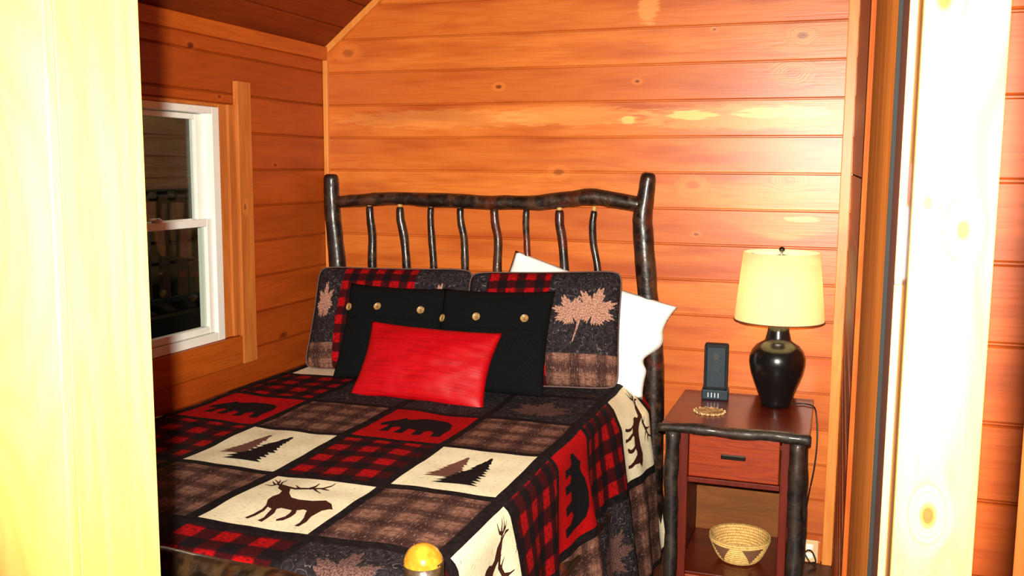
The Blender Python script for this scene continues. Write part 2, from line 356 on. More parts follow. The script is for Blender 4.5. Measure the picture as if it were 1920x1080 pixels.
def lathe(bm, prof, seg=40, cx=0, cy=0, cap0=True, cap1=True, mat=0):
    rings = []
    for r, z in prof:
        rings.append([bm.verts.new((cx+r*math.cos(2*math.pi*k/seg), cy+r*math.sin(2*math.pi*k/seg), z)) for k in range(seg)])
    for a, b in zip(rings, rings[1:]):
        for k in range(seg):
            f = bm.faces.new((a[k], a[(k+1) % seg], b[(k+1) % seg], b[k])); f.material_index = mat
    if cap0: bm.faces.new(rings[0][::-1]).material_index = mat
    if cap1: bm.faces.new(rings[-1]).material_index = mat
def interp(pts, n):
    """Catmull-Rom through pts"""
    P = [Vector(p) for p in pts]; P = [P[0]*2-P[1]]+P+[P[-1]*2-P[-2]]; out = []
    segs = len(P)-3
    for i in range(n+1):
        t = i/n*segs; k = min(int(t), segs-1); t -= k
        a, b, c, d = P[k:k+4]
        out.append(.5*((2*b)+(c-a)*t+(2*a-5*b+4*c-d)*t*t+(3*b-3*c+d-a)*t**3))
    return out
def log(bm, pts, radii, n=26, seg=18, rough=.0022, capmat=0, chamfer=True, seed=0., capd=None, mat=0):
    """a peeled or barked log along pts; ends rounded"""
    P = interp(pts, n); Rr = [float(np.interp(i/n, np.linspace(0, 1, len(radii)), radii)) for i in range(n+1)]
    def frame(i):
        d = (P[min(i+1, len(P)-1)]-P[max(i-1, 0)]).normalized()
        a = d.orthogonal() if abs(d.z) < .9 else Vector((1, 0, 0)); a = (a-d*a.dot(d)).normalized()
        if abs(d.z) < .9: a = Vector((0, 0, 1)); a = (a-d*a.dot(d)).normalized()
        return d, a, d.cross(a)
    rings = []
    ends = [(0, -1), (n, 1)]
    seq = []
    if chamfer:
        r0 = Rr[0]; seq += [(0, r0*.62, 0.0), (0, r0*.9, .22*r0)]
    seq += [(i, Rr[i], None) for i in range(1 if chamfer else 0, n if chamfer else n+1)]
    if chamfer:
        r1 = Rr[-1]; seq += [(n, r1*.9, -.22*r1), (n, r1*.62, 0.0)]
    for (i, r, sh) in seq:
        d, a, b = frame(i); c = P[i]+d*(sh or 0)
        ring = []
        for k in range(seg):
            th = 2*math.pi*k/seg; u = a*math.cos(th)+b*math.sin(th)
            q = c+u*r; nn = noise.noise(q*9+Vector((seed, 0, 0)))*2.2+noise.noise(q*30)*1.0
            ring.append(bm.verts.new(q+u*nn*rough))
        rings.append(ring)
    for a_, b_ in zip(rings, rings[1:]):
        for k in range(seg):
            bm.faces.new((a_[k], a_[(k+1) % seg], b_[(k+1) % seg], b_[k])).material_index = mat
    for rg, last in ((rings[0], False), (rings[-1], True)):
        f = bm.faces.new(rg if last else rg[::-1]); f.material_index = capmat if (last or capd) else mat
def tube(bm, pts, r, n=30, seg=8, mat=0): log(bm, pts, [r], n, seg, 0, mat, False, mat=mat)
def logo(name, pts, radii, mat, parent=None, **k):
    bm = bmesh.new(); log(bm, pts, radii, **k); return obj(name, bm, mat, parent, smooth=True)

# ------------------------------------------------------------------ the room
PW, PO = .1567, .1244
def planked(bm, along0, along1, z0, z1, fn, depth=.012, gap=.0055, top=None):
    """grooved boards: fn(a, z, out) -> point; each board is a raised block with rounded edges"""
    k0 = math.floor((z0-PO)/PW); zb = PO+k0*PW
    prof = []
    while zb < z1:
        a, b = max(zb, z0), min(zb+PW, z1)
        if b-a > .004:
            prof += [(a, -depth), (a+gap*.35, -depth), (a+gap*.5, -.004), (a+gap*.5+.004, 0), (b-gap*.5-.003, .0015), (b-gap*.5, -.003), (b-gap*.35, -depth)]
        zb += PW
    pr = [(fn(along0, z, o), fn(along1, z, o)) for z, o in prof]
    vs = [(bm.verts.new(p), bm.verts.new(q)) for p, q in pr]
    for (a, b), (c, d) in zip(vs, vs[1:]): bm.faces.new((a, b, d, c))
def struct(o): o['kind'] = 'structure'; return o
SL = math.tan(R(39))
ZC = 2.272
# back wall: boards on the room side and a solid body behind
bm = bmesh.new(); planked(bm, 0.0, 2.468, 0.0, 4.3, lambda a, z, o: (a, -o, z))
box(bm, -.12, 2.60, .0125, .12, 0, 4.4)
struct(obj('wall_back', bm, M['wall']))
# left wall around the window opening
wy0, wy1, wz0, wz1 = -1.78, -.87, .985, 1.945
oy0, oy1, oz0, oz1 = wy0-.09, -.768, .985, 1.962
bm = bmesh.new(); fl = lambda a, z, o: (o, a, z)
planked(bm, -3.3, oy0, 0, ZC, fl); planked(bm, oy1, 0, 0, ZC, fl)
planked(bm, oy0, oy1, 0, oz0, fl); planked(bm, oy0, oy1, oz1, ZC, fl)
box(bm, -.12, -.0125, -3.42, oy0, 0, ZC+.05); box(bm, -.12, -.0125, oy1, .12, 0, ZC+.05)
box(bm, -.12, -.0125, oy0, oy1, 0, oz0); box(bm, -.12, -.0125, oy0, oy1, oz1, ZC+.05)
struct(obj('wall_left', bm, M['wall_l']))
# right wall (partition) seen edge on
bm = bmesh.new(); planked(bm, -2.36, 0, 0, 4.3, lambda a, z, o: (2.468+o*-1, a, z))
box(bm, 2.4805, 2.53, -2.36, .0, 0, 4.3); box(bm, 2.471, 2.53, -3.261, -2.36, 2.105, 4.3); box(bm, 2.5205, 2.53, -3.43, -2.36, 0, 2.105)
struct(obj('wall_right', bm, M['wall_l']))
# sloped ceiling boards running front to back
bm = bmesh.new(); nrm = Vector((math.sin(R(39)), 0, -math.cos(R(39)))); d_ = Vector((math.cos(R(39)), 0, math.sin(R(39))))
s0 = 0.0; prev = None; L = 3.2; bw = .155
k = 0
while s0 < L:
    pr = [(s0+.0001, -.010), (s0+.002, -.010), (s0+.003, -.002), (s0+.007, 0), (s0+bw-.006, 0), (s0+bw-.003, -.002), (s0+bw-.002, -.010)]
    vs = []
    for s_, o_ in pr:
        p = Vector((-.001, 0, ZC))+d_*s_+nrm*o_
        vs.append((bm.verts.new((p.x, -3.42, p.z)), bm.verts.new((p.x, .0, p.z))))
    if prev: bm.faces.new((prev[0], prev[1], vs[0][1], vs[0][0]))
    for (a, b), (c, e) in zip(vs, vs[1:]): bm.faces.new((a, b, e, c))
    prev = vs[-1]; s0 += bw
a_ = Vector((-.12, 0, ZC-.09)); pts = [Vector((0, 0, ZC))-nrm*.012, Vector((0, 0, ZC))-nrm*.012+d_*3.25]
v = [bm.verts.new((p.x, y, p.z+dz)) for dz in (0, .12) for y in (-3.42, .12) for p in (pts[0], pts[1])]
for f in [(0, 1, 3, 2), (4, 6, 7, 5), (0, 4, 5, 1), (2, 3, 7, 6), (0, 2, 6, 4), (1, 5, 7, 3)]: bm.faces.new([v[i] for i in f])
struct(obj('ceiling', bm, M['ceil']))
# floor of bedroom and hall
bm = bmesh.new(); box(bm, -.12, 4.2, -6.2, .12, -.1, 0.0); struct(obj('floor', bm, M['floor']))
# front wall of the bedroom, with the doorway
bm = bmesh.new()
box(bm, -.12, 1.618, -3.42, -3.31, 0, 4.35); box(bm, 1.618, 2.56, -3.42, -3.31, 2.06, 4.35)
struct(obj('wall_front', bm, M['wall_h']))
# hall: boards of the recess right of the doorway, side wall, rear wall and flat ceiling
bm = bmesh.new(); planked(bm, 2.531, 3.6, 0, 2.4, lambda a, z, o: (a, -2.23-o, z)); box(bm, 2.531, 3.7, -2.2175, -2.15, 0, 2.4)
struct(obj('wall_hall', bm, M['wall_h']))
bm = bmesh.new(); box(bm, 3.6, 3.7, -6.2, -2.23, 0, 2.4); struct(obj('wall_hall_right', bm, M['wall_h']))
bm = bmesh.new(); box(bm, -.12, 3.7, -6.3, -6.2, 0, 2.4); struct(obj('wall_hall_rear', bm, M['wall_h']))
bm = bmesh.new(); box(bm, -.22, -.12, -6.3, -3.42, 0, 2.4); struct(obj('wall_hall_left', bm, M['wall_h']))
bm = bmesh.new(); box(bm, -.12, 3.7, -6.3, -3.42, 2.4, 2.5); box(bm, 2.53, 3.7, -3.42, -2.15, 2.4, 2.5); struct(obj('ceiling_hall', bm, M['ceil']))
# trims
def trim(name, *a, mat='trim', bev=.003): 
    o = boxo(name, *a, M[mat], None, bev); return struct(o)
trim('trim_1', .002, .026, -.024, -.0005, 0, ZC-.01)                       # back left corner
trim('trim_2', 2.424, 2.466, -.026, -.0005, 0, 4.2)                       # back right corner
trim('trim_3', .002, .032, -3.3, -.026, ZC-.052, ZC+.012, mat='trimx')     # rail under the ceiling
bm = bmesh.new()                                                           # gable trim following the slope
p0 = Vector((.0, 0, ZC)); q0 = p0+d_*3.1
vs = []
for y in (-.024, -.0005):
    for p, o in ((p0, .001), (q0, .001), (q0, .03), (p0, .03)): vs.append(bm.verts.new((p.x+nrm.x*o, y, p.z+nrm.z*o)))
for f in [(0, 1, 2, 3), (7, 6, 5, 4), (0, 4, 5, 1), (1, 5, 6, 2), (2, 6, 7, 3), (3, 7, 4, 0)]: bm.faces.new([vs[i] for i in f])
struct(obj('trim_4', bm, M['trim']))
trim('baseboard_back', .03, 2.42, -.018, -.0005, 0, .10, mat='trimx')
trim('baseboard_left', .0015, .018, -3.26, -.03, 0, .10, mat='trimx')

# doorway: left jamb and casing
trim('trim_5', 1.6185, 1.640, -3.4305, -3.300, 0, 2.06, mat='jambl', bev=.0015)
trim('trim_6', 1.52, 1.641, -3.446, -3.4315, 0, 2.12, mat='casel', bev=.002)
trim('trim_7', 1.40, 1.5185, -3.4335, -3.4205, 0, 2.4, mat='casel', bev=.002)
# head jamb
trim('trim_8', 1.6185, 2.478, -3.43, -3.30, 2.045, 2.066, mat='jambr', bev=.001)
# right jamb: rear half steps 6 mm proud of the front half, casing in front
trim('trim_10', 2.4620, 2.500, -2.450, -2.365, 0, 2.10, mat='jambr', bev=.001)
trim('gap_shade_strip', 2.4703, 2.5195, -3.2655, -3.2612, 0, 2.09, mat='seam_gap_shade', bev=0)  # black strip painting the shade of the slot between door end and jamb
trim('trim_11', 2.4740, 2.520, -3.3705, -3.262, 0, 2.04, mat='jambd', bev=.0006)
trim('trim_9', 2.4742, 2.4802, -3.3735, -3.3710, 0, 2.04, mat='doorp', bev=.0004)
trim('trim_12', 2.4805, 2.530, -3.4310, -3.3740, 0, 2.04, mat='jambd', bev=.0006)
trim('trim_13', 2.4800, 2.5395, -3.4465, -3.4315, 0, 2.12, mat='case', bev=.0015)
trim('trim_16', 2.521, 2.540, -3.43, -3.268, 0, 2.4, mat='jambd', bev=.001)
trim('trim_14', 2.4880, 2.58, -3.95, -3.90, 0, 2.4, mat='jambr', bev=.003)
# flat board door lying along the right wall, just inside the doorway
door = struct(boxo('door_1', 2.4705, 2.5195, -3.2605, -2.452, .01, 2.09, M['doorin'], None, 0))
boxo('latch_plate', 2.4746, 2.4800, -3.3752, -3.3737, 1.618, 1.680, M['steel'], door, .0004)
boxo('edge_pull', 2.4746, 2.4800, -3.3752, -3.3737, 1.684, 1.716, M['brass'], door, .0004)
boxo('door_catch', 2.4738, 2.4800, -3.3760, -3.3737, 1.613, 1.617, M['blackmetal'], door, .0003)

# window
win = empty('window_1', (0, 0, 0)); struct(win)
def ring(bm, x0, x1, y0, y1, z0, z1, wl, wr, wb, wt, bev=.002):
    """rectangular frame in the yz plane: four bars"""
    box(bm, x0, x1, y0, y0+wl, z0, z1, bev); box(bm, x0, x1, y1-wr, y1, z0, z1, bev)
    box(bm, x0, x1, y0+wl, y1-wr, z0, z0+wb, bev); box(bm, x0, x1, y0+wl, y1-wr, z1-wt, z1, bev)
bm = bmesh.new(); ring(bm, -.085, .004, wy0, wy1, wz0, wz1, .045, .045, .035, .028); obj('window_frame', bm, M['vinyl'], win)
def sash(name, x0, x1, z0, z1, side, bot, top):
    bm = bmesh.new(); ring(bm, x0, x1, wy0+.046, wy1-.046, z0, z1, side, side, bot, top, .003)
    s = obj(name, bm, M['vinyl'], win)
    boxo('window_pane', (x0+x1)/2-.002, (x0+x1)/2+.002, wy0+.046+side-.004, wy1-.046-side+.004, z0+bot-.004, z1-top+.004, M['glass'], s, 0)
    return s
mz = 1.478
us = sash('upper_sash', -.075, -.045, mz-.012, wz1-.030, .045, .028, .022)
ls = sash('lower_sash', -.042, -.010, wz0+.037, mz+.014, .036, .028, .030)
bm = bmesh.new()
lathe(bm, [(.020, 0), (.021, .006), (.016, .012), (.010, .016)], 20); box(bm, -.006, .006, -.05, -.01, .008, .016, .002)
k_ = obj('sash_lock', bm, M['vinyl'], ls, True, (-.024, -1.235, mz+.014))
# stop bead + wood jamb liner, side board, apron
bm = bmesh.new(); box(bm, -.05, .002, wy1+.001, wy1+.052, oz0+.002, oz1-.002, .002); box(bm, -.01, .012, wy1+.053, -.7695, oz0+.002, oz1-.002, .002)
obj('window_liner', bm, M['wtrim'], win)
bm = bmesh.new(); box(bm, .002, .026, -.7680, -.672, .86, 2.06, .002); obj('side_board', bm, M['wtrim'], win)
bm = bmesh.new(); box(bm, .002, .020, -1.95, -.7695, .862, .9835, .002); obj('window_apron', bm, M['wtrimh'], win)
bm = bmesh.new(); box(bm, .002, .020, -1.95, -1.872, .985, 2.06, .002); obj('side_board', bm, M['wtrim'], win)
boxo('window_liner', -.05, .002, -1.868, -1.782, .987, 1.96, M['wtrim'], win)
boxo('head_liner', -.05, .001, wy0, wy1, wz1+.001, oz1-.001, M['wtrim'], win)

# wall outlet low behind the nightstand
ol = empty('wall_outlet', (2.372, -.019, .055)); tag(ol, 'tan outlet plate low on the back wall right of the nightstand', 'outlet')
bm = bmesh.new(); box(bm, -.036, .036, -.006, 0, -.05, .05, .003); obj('cover_plate', bm, M['cardboard'], ol)
bm = bmesh.new(); 
for z in (-.02, .02): box(bm, -.014, .014, -.009, -.006, z-.012, z+.012, .002)
obj('socket', bm, M['vinyl'], ol)

# outside the window: porch
pr = empty('porch_railing', (-2.95, .4, .45)); tag(pr, 'dark green porch railing with balusters outside the window', 'railing')
boxo('top_rail', -.04, .04, -3.0, 5.2, 1.04, 1.09, M['greenmetal'], pr); boxo('bottom_rail', -.02, .02, -3.0, 5.2, .10, .14, M['greenmetal'], pr)
for i in range(34):
    boxo('baluster', -.02, .02, -2.9+i*.235-.05, -2.9+i*.235+.05, .14, 1.04, M['porchwood'], pr)
for y in (-2.98, 5.15): boxo('rail_post', -.05, .05, y-.05, y+.05, 0, 1.04, M['porchwood'], pr)
bm = bmesh.new(); box(bm, -4.2, -.12, -4.5, 8.2, -.08, 0); obj_ = obj('porch_deck', bm, M['deckground']); struct(obj_)
nb = empty('cabin_wall', (-3.6, 2, 0)); tag(nb, 'brown sided neighbouring cabin wall dimly seen through the window', 'building')
bm = bmesh.new(); 
for k in range(16): 
    z = k*.2; v = [bm.verts.new(p) for p in ((0, -5, z), (0, 6, z), (-.03, 6, z+.2), (-.03, -5, z+.2))]; bm.faces.new(v)
    v = [bm.verts.new(p) for p in ((0, -5, z), (0, 6, z), (-.03, 6, z), (-.03, -5, z))]; bm.faces.new(v)
box(bm, -.15, -.031, -5, 6, 0, 3.2)
obj('siding', bm, M['siding'], nb)
boxo('porch_floor', .031, .75, -5, 6, 0, .449, M['deckground'], nb)

# ------------------------------------------------------------------ bed
bed = empty('bed', (.85, -1.28, 0)); tag(bed, 'rustic log bed with dark bark posts and spindled headboard', 'bed')
def inbed(o):
    o.parent = bed; o.matrix_parent_inverse = Matrix.Translation(-Vector(bed.location)); return o
HB = -.1
inbed(logo('head_post', [(.14, HB, 0), (.128, HB, .5), (.120, HB, 1.0), (.109, HB, 1.25), (.095, HB, 1.43), (.083, HB, 1.56), (.084, HB, 1.672)],
           [.046, .044, .042, .0405, .039, .037, .036], M['bark'], seed=1))
inbed(logo('head_post', [(1.69, HB, 0), (1.685, HB, .6), (1.675, HB, .95), (1.643, HB, 1.19), (1.622, HB, 1.40), (1.616, HB, 1.50), (1.628, HB, 1.60), (1.636, HB, 1.692)],
           [.047, .047, .046, .045, .045, .046, .036, .034], M['bark'], seed=2))
inbed(logo('head_rail', [(.09, HB, 1.535), (.20, HB, 1.545), (.31, HB, 1.553), (.478, HB, 1.560), (.60, HB, 1.556), (.856, HB, 1.551), (1.114, HB, 1.554),
                         (1.264, HB, 1.570), (1.386, HB, 1.583), (1.483, HB, 1.572), (1.62, HB, 1.548)],
           [.027, .030, .032, .031, .034, .032, .032, .036, .037, .034, .036], M['bark_rail'], n=44, seed=3))
inbed(logo('head_rail', [(.11, HB, .86), (.6, HB, .865), (1.1, HB, .855), (1.66, HB, .86)], [.032], M['bark_rail'], seed=4))
sp = [(.290, .300), (.450, .482), (.610, .623), (.758, .783), (.924, .943), (1.081, 1.092), (1.237, 1.264), (1.397, 1.419)]
rad = [.020, .020, .016, .0175, .020, .015, .0205, .0165]
for i, (a, b) in enumerate(sp):
    rr = rad[i]; bm = bmesh.new(); wob = [.006, .004, -.004, .006, .012, -.003, .003, -.012][i]
    log(bm, [(a, HB, 1.522), (a+wob*.5, HB, 1.46), (a+(b-a)*.45+wob, HB+.004, 1.38), (b, HB, 1.25), (b+.01, HB, 1.05), (b+.008, HB, .87)],
        [rr*.95, rr, rr, rr*1.02, rr], 20, 12, .0016, seed=i*3.)
    log(bm, [(a, HB, 1.519), (a, HB, 1.542)], [rr*.62], 2, 10, 0, chamfer=False, mat=1, capmat=1)
    inbed(obj('spindle', bm, [M['bark'], M['tenon']], None, True))
for x, nm in ((.10, 2), (1.616, 1)):
    bm = bmesh.new(); FY = -2.445
    log(bm, [(x+.006, FY, 0), (x-.006, FY, .3), (x+.004, FY, .6), (x, FY, .872)], [.046, .044, .0445, .0435], 22, 20, .0018, chamfer=False, seed=nm)
    prof = [(.0435, .866), (.0425, .874), (.039, .884), (.033, .894), (.024, .902), (.013, .9065), (.003, .908)]
    lathe(bm, prof, 28, x, FY, False, True, 1)
    inbed(obj('foot_post', bm, [M['bark_foot'], M['endgrain']], None, True))
inbed(logo('foot_rail', [(.11, -2.455, .755), (.5, -2.46, .768), (.9, -2.455, .772), (1.25, -2.46, .764), (1.60, -2.455, .745)], [.034, .037, .036, .038, .034], M['bark_foot'], n=34, seed=9))
inbed(logo('foot_rail', [(.11, -2.455, .36), (.6, -2.46, .37), (1.1, -2.455, .36), (1.60, -2.455, .36)], [.034], M['bark_foot'], seed=10))
for i in range(7):
    x = .30+i*.185
    inbed(logo('foot_spindle', [(x, -2.455, .36), (x+.008, -2.452, .55), (x, -2.456, .745)], [.018], M['bark'], n=10, seg=10, seed=20+i))
inbed(logo('side_rail', [(1.590, -2.43, .36), (1.590, -1.3, .365), (1.62, -.13, .36)], [.04], M['bark'], seed=11))
inbed(logo('side_rail', [(.11, -2.43, .36), (.12, -1.3, .365), (.13, -.13, .36)], [.036], M['bark'], seed=12))
inbed(boxo('box_spring', .12, 1.56, -2.35, -.16, .36, .52, M['mattress'], None, .02))
inbed(boxo('mattress', .10, 1.55, -2.36, -.155, .522, .752, M['mattress'], None, .04))

# ------------------------------------------------------------------ quilt
TOP = .78
def S(u, v):
    """quilt surface: u across from the wall, v along (v<0 towards the foot), metres of cloth"""
    f0, rr = 1.545, .055; x, z = u, TOP
    flare = .10+.03*math.sin(v*6.0)+.03*math.sin(v*11+1)
    hd = max(0, (v+.75)/.5)                       # near the head the side hangs further out
    if u > f0:
        d = u-f0; q = rr*math.pi/2*.92
        if d < q: a = d/rr; x = f0+rr*math.sin(a); z = TOP-rr*(1-math.cos(a))
        else:
            a = q/rr; e = d-q; s_ = flare+.06*min(hd, 1)
            x = f0+rr*math.sin(a)+e*s_+.012*math.sin(v*17+.5)*min(1, e/.25)+.010*math.sin(v*31+2)*min(1, e/.4)
            z = TOP-rr*(1-math.cos(a))-e*math.sqrt(max(.2, 1-s_*s_))
    f1 = .075
    if u < f1:
        d = f1-u; x = f1-min(d, .035)*.9; z = TOP-(d*.9 if d > .02 else d*d*20)
        if d > .035: x = .040; 
    y = v
    g0, r3 = -2.335, .05
    if v < g0:
        d = g0-v; q = r3*math.pi/2
        if d < q: a = d/r3; y = g0-r3*math.sin(a); z -= r3*(1-math.cos(a))
        else: y = g0-r3-.0; z -= r3+(d-q)
    if u > f0+.05: x += .075*min(hd, 1)*min(1, (u-f0-.05)/.10)
    n = noise.noise(Vector((u*3.2, v*3.2, 1)))*.010+noise.noise(Vector((u*9, v*9, 4)))*.004
    if u > f0+.06: return Vector((x+n*.8, y, z))
    return Vector((x, y, z+n))
def Soff(u, v, off):
    p = S(u, v); e = .004
    n = (S(u+e, v)-S(u-e, v)).cross(S(u, v+e)-S(u, v-e)).normalized()
    if n.z < -.2: n = -n
    return p+n*off
cols = [('Z', -.10, .085), ('A', .115, .445), ('B', .478, .810), ('C', .850, 1.182), ('D', 1.212, 1.540), ('E', 1.578, 1.918), ('F', 1.952, 2.34)]
rows = [(-2, -.095, -.185), (-1, -.215, -.535), (0, -.570, -.935), (1, -.970, -1.345), (2, -1.375, -1.775), (3, -1.810, -2.195), (4, -2.235, -2.50)]
pat = {'Z': 'kpkpcpk', 'A': 'pckbxpl', 'B': 'kkkptpl', 'C': 'kxkbxdx', 'D': 'pklptpl', 'E': 'xdxbxdx', 'F': 'tplpxlx'}
pat['A'] = 'pcxbxpk'
SL_ = {'k': 1, 'c': 2, 'd': 2, 't': 2, 'b': 3, 'x': 4, 'p': 5, 'l': 1}
qm = [M['q_border'], M['q_char'], M['q_cream'], M['q_red'], M['q_check'], M['q_plaid'], M['q_deer'], M['q_tree'], M['q_tree2'], M['q_bear'], M['q_leafd']]
def lines(ivs, lo, hi, step):
    pts = sorted({lo, hi} | {p for iv in ivs for p in iv if lo < p < hi}); out = []
    for a, b in zip(pts, pts[1:]):
        n = max(1, round((b-a)/step)); out += [a+(b-a)*i/n for i in range(n)]
    return out+[pts[-1]]
US = lines([c[1:] for c in cols], -.10, 2.40, .018); VS = lines([sorted(r[1:]) for r in rows], -2.46, -.075, .02)
def maple():
    lobes = [(90, 1.0, 15), (42, .92, 14), (138, .92, 14), (0, .80, 15), (180, .80, 15), (-38, .62, 14), (218, .62, 14)]
    out = []
    for i in range(132):
        a = i/132*360-90
        r = .50
        for c, l, w_ in lobes:
            d = (a-c+180) % 360-180; r = max(r, .50+(l-.50)*max(0, 1-abs(d)/(w_*1.55))**.8)
        r *= 1+(.085 if i % 4 < 2 else -.085)
        if 0 <= (i+2) % 132 < 4: r = .22
        out.append((r*math.cos(R(a)), r*math.sin(R(a))))
    return out
def strip(pts, w):
    """taper strip polygon"""
    L_, R_ = [], []
    for i, p in enumerate(pts):
        a = Vector(pts[max(i-1, 0)]); b = Vector(pts[min(i+1, len(pts)-1)]); d = (b-a).normalized(); n = Vector((-d.y, d.x))
        ww = w*(1-.75*i/(len(pts)-1)); L_.append(Vector(p)+n*ww); R_.append(Vector(p)-n*ww)
    return [tuple(q) for q in L_+R_[::-1]]
def homog(src, dst):
    A = []; 
    for (x, y), (X, Y) in zip(src, dst): A += [[x, y, 1, 0, 0, 0, -X*x, -X*y], [0, 0, 0, x, y, 1, -Y*x, -Y*y]]
    h = np.linalg.solve(np.array(A, float), np.array([c for d in dst for c in d], float))
    return lambda p: tuple(((h[0]*p[0]+h[1]*p[1]+h[2])/(h[6]*p[0]+h[7]*p[1]+1), (h[3]*p[0]+h[4]*p[1]+h[5])/(h[6]*p[0]+h[7]*p[1]+1)))
Hd = homog([(600, 612), (1045, 668), (740, 890), (250, 820)], [(0, 1), (1, 1), (1, 0), (0, 0)])
deer_body = [(608, 672), (625, 666), (645, 674), (660, 690), (655, 712), (665, 730), (700, 738), (760, 742), (820, 740), (845, 755), (850, 780), (835, 778), (800, 785), (775, 800),
             (755, 812), (735, 835), (700, 856), (680, 853), (705, 838), (722, 818), (728, 800), (735, 785), (720, 780), (690, 785), (685, 800), (665, 815), (630, 830), (598, 833),
             (600, 826), (640, 813), (660, 798), (668, 785), (620, 775), (600, 780), (590, 800), (560, 822), (535, 838), (517, 832), (545, 818), (560, 800), (578, 780), (560, 772),
             (545, 790), (505, 812), (470, 825), (460, 820), (500, 803), (535, 783), (552, 765), (560, 740), (580, 725), (610, 715), (622, 702), (612, 694), (604, 686)]
antl = [strip(p, 5.5) for p in ([(618, 674), (600, 662), (575, 670), (545, 664)], [(590, 664), (582, 652), (578, 642)], [(606, 665), (600, 648), (588, 634)], [(616, 668), (622, 652), (645, 640)],
                                [(604, 655), (612, 646), (612, 636)],
                                [(640, 682), (680, 692), (745, 686), (805, 680), (845, 668), (862, 658)], [(745, 687), (772, 674), (790, 660)], [(765, 686), (780, 698), (796, 708)],
                                [(700, 690), (690, 682), (684, 674)], [(800, 682), (815, 686), (835, 690)])]
deer_polys = [[Hd(p) for p in q] for q in [deer_body]+antl]
bear_poly = [(.10, .42), (.12, .50), (.18, .58), (.24, .66), (.27, .71), (.31, .67), (.38, .70), (.46, .76), (.60, .78), (.74, .75), (.84, .66), (.88, .52), (.88, .34), (.90, .22), (.80, .20),
             (.78, .32), (.72, .40), (.66, .34), (.68, .22), (.58, .20), (.56, .36), (.47, .38), (.46, .22), (.37, .20), (.38, .36), (.33, .40), (.28, .34), (.30, .22), (.20, .20), (.22, .36), (.20, .42), (.14, .38)]
def fir(cx, y0, y1, hw, n=9, lean=0.):
    L_, R_ = [], []
    for i in range(n):
        f = i/n; w1 = hw*(1-f)**.85; y = y0+(y1-y0)*f; c = cx+lean*f; r = random.uniform(.8, 1.15)
        L_ += [(c-w1*r, y-.012), (c-w1*.62*r, y+(y1-y0)/n*.75)]; r = random.uniform(.8, 1.15); R_ += [(c+w1*r, y+.004), (c+w1*.6*r, y+(y1-y0)/n*.8)]
    return L_+[(cx+lean, y1)]+R_[::-1]
mp = maple()
def patch(bm, uvl, poly, mapping, surf, off, mat, fu, sub=.03):
    """flat polygon in cloth coordinates laid on the surface"""
    b2 = bmesh.new(); vs = [b2.verts.new((*fu(p), 0)) for p in poly]; es = [b2.edges.new((vs[i], vs[(i+1) % len(vs)])) for i in range(len(vs))]
    bmesh.ops.triangle_fill(b2, use_beauty=True, edges=es)
    for _ in range(3):
        long_ = [e for e in b2.edges if e.calc_length() > sub]
        if not long_: break
        bmesh.ops.subdivide_edges(b2, edges=long_, cuts=1); bmesh.ops.triangulate(b2, faces=b2.faces[:])
    vm = {}
    for v in b2.verts: vm[v] = bm.verts.new(surf(v.co.x, v.co.y, off))
    for f in b2.faces:
        try: nf = bm.faces.new([vm[v] for v in f.verts])
        except ValueError: continue
        nf.material_index = mat; nf.smooth = True
        for lp, v in zip(nf.loops, f.verts): lp[uvl].uv = (v.co.x, v.co.y)
    b2.free()
bm = bmesh.new(); uvl = bm.loops.layers.uv.new('UVMap')
grid = [[bm.verts.new(S(u, v)) for v in VS] for u in US]
def inside(u, v):
    for c, a, b in cols:
        if a < u < b:
            for i, (r, h, l) in enumerate(rows):
                if l < v < h: return pat[c][i]
    return None
for i in range(len(US)-1):
    for j in range(len(VS)-1):
        f = bm.faces.new((grid[i][j], grid[i+1][j], grid[i+1][j+1], grid[i][j+1])); f.smooth = True
        k = inside((US[i]+US[i+1])/2, (VS[j]+VS[j+1])/2); f.material_index = SL_[k] if k else 0
        for lp, (a, b) in zip(f.loops, ((i, j), (i+1, j), (i+1, j+1), (i, j+1))): lp[uvl].uv = (US[a], VS[b])
for c, u0, u1 in cols:
    for i, (r, vh, vl) in enumerate(rows):
        k = pat[c][i]; fu = lambda p, u0=u0, u1=u1, vl=vl, vh=vh: (u0+(u1-u0)*p[0], vl+(vh-vl)*p[1])
        if c in 'ZAB' and r < 1: continue
        if c == 'F' and r == -2: fu = lambda p: (1.95+.3*p[0], -.185+.2*p[1]); 
        if k == 'd':
            for n_, q in enumerate(deer_polys): patch(bm, uvl, q, None, Soff, .0022+.0002*n_, 6, fu)
        if k == 'b': patch(bm, uvl, bear_poly, None, Soff, .0022, 9, fu)
        if k == 't' and c != 'F':
            patch(bm, uvl, fir(.34, .28, .80, .18, 9, .03), None, Soff, .0022, 8, fu); patch(bm, uvl, fir(.55, .14, .82, .215, 11, .06), None, Soff, .0032, 7, fu)
        if k == 't' and c == 'F':
            patch(bm, uvl, fir(.35, .1, .6, .25), None, Soff, .0022, 7, lambda p: (1.96+.2*p[0], -.185+.10*p[1]))
        if k == 'l':
            if r == 0 and c == 'D': fl_ = lambda p: (1.375+.150*p[0], -.80+.15*(p[1]-.1))
            elif r == 4: fl_ = lambda p, u0=u0, u1=u1: ((u0+u1)/2+.12*p[0], -2.40+.14*(p[1]-.1))
            else: fl_ = lambda p, u0=u0, u1=u1, vl=vl, vh=vh: ((u0+u1)/2+.12*p[0], (vl+vh)/2+.14*(p[1]-.1))
            patch(bm, uvl, mp, None, Soff, .0022, 10, fl_)
me = bpy.data.meshes.new('quilt'); bm.to_mesh(me); bm.free()
quilt = link('quilt', me, qm); tag(quilt, 'patchwork lodge quilt with deer, bear and tree blocks spread over the log bed', 'quilt')

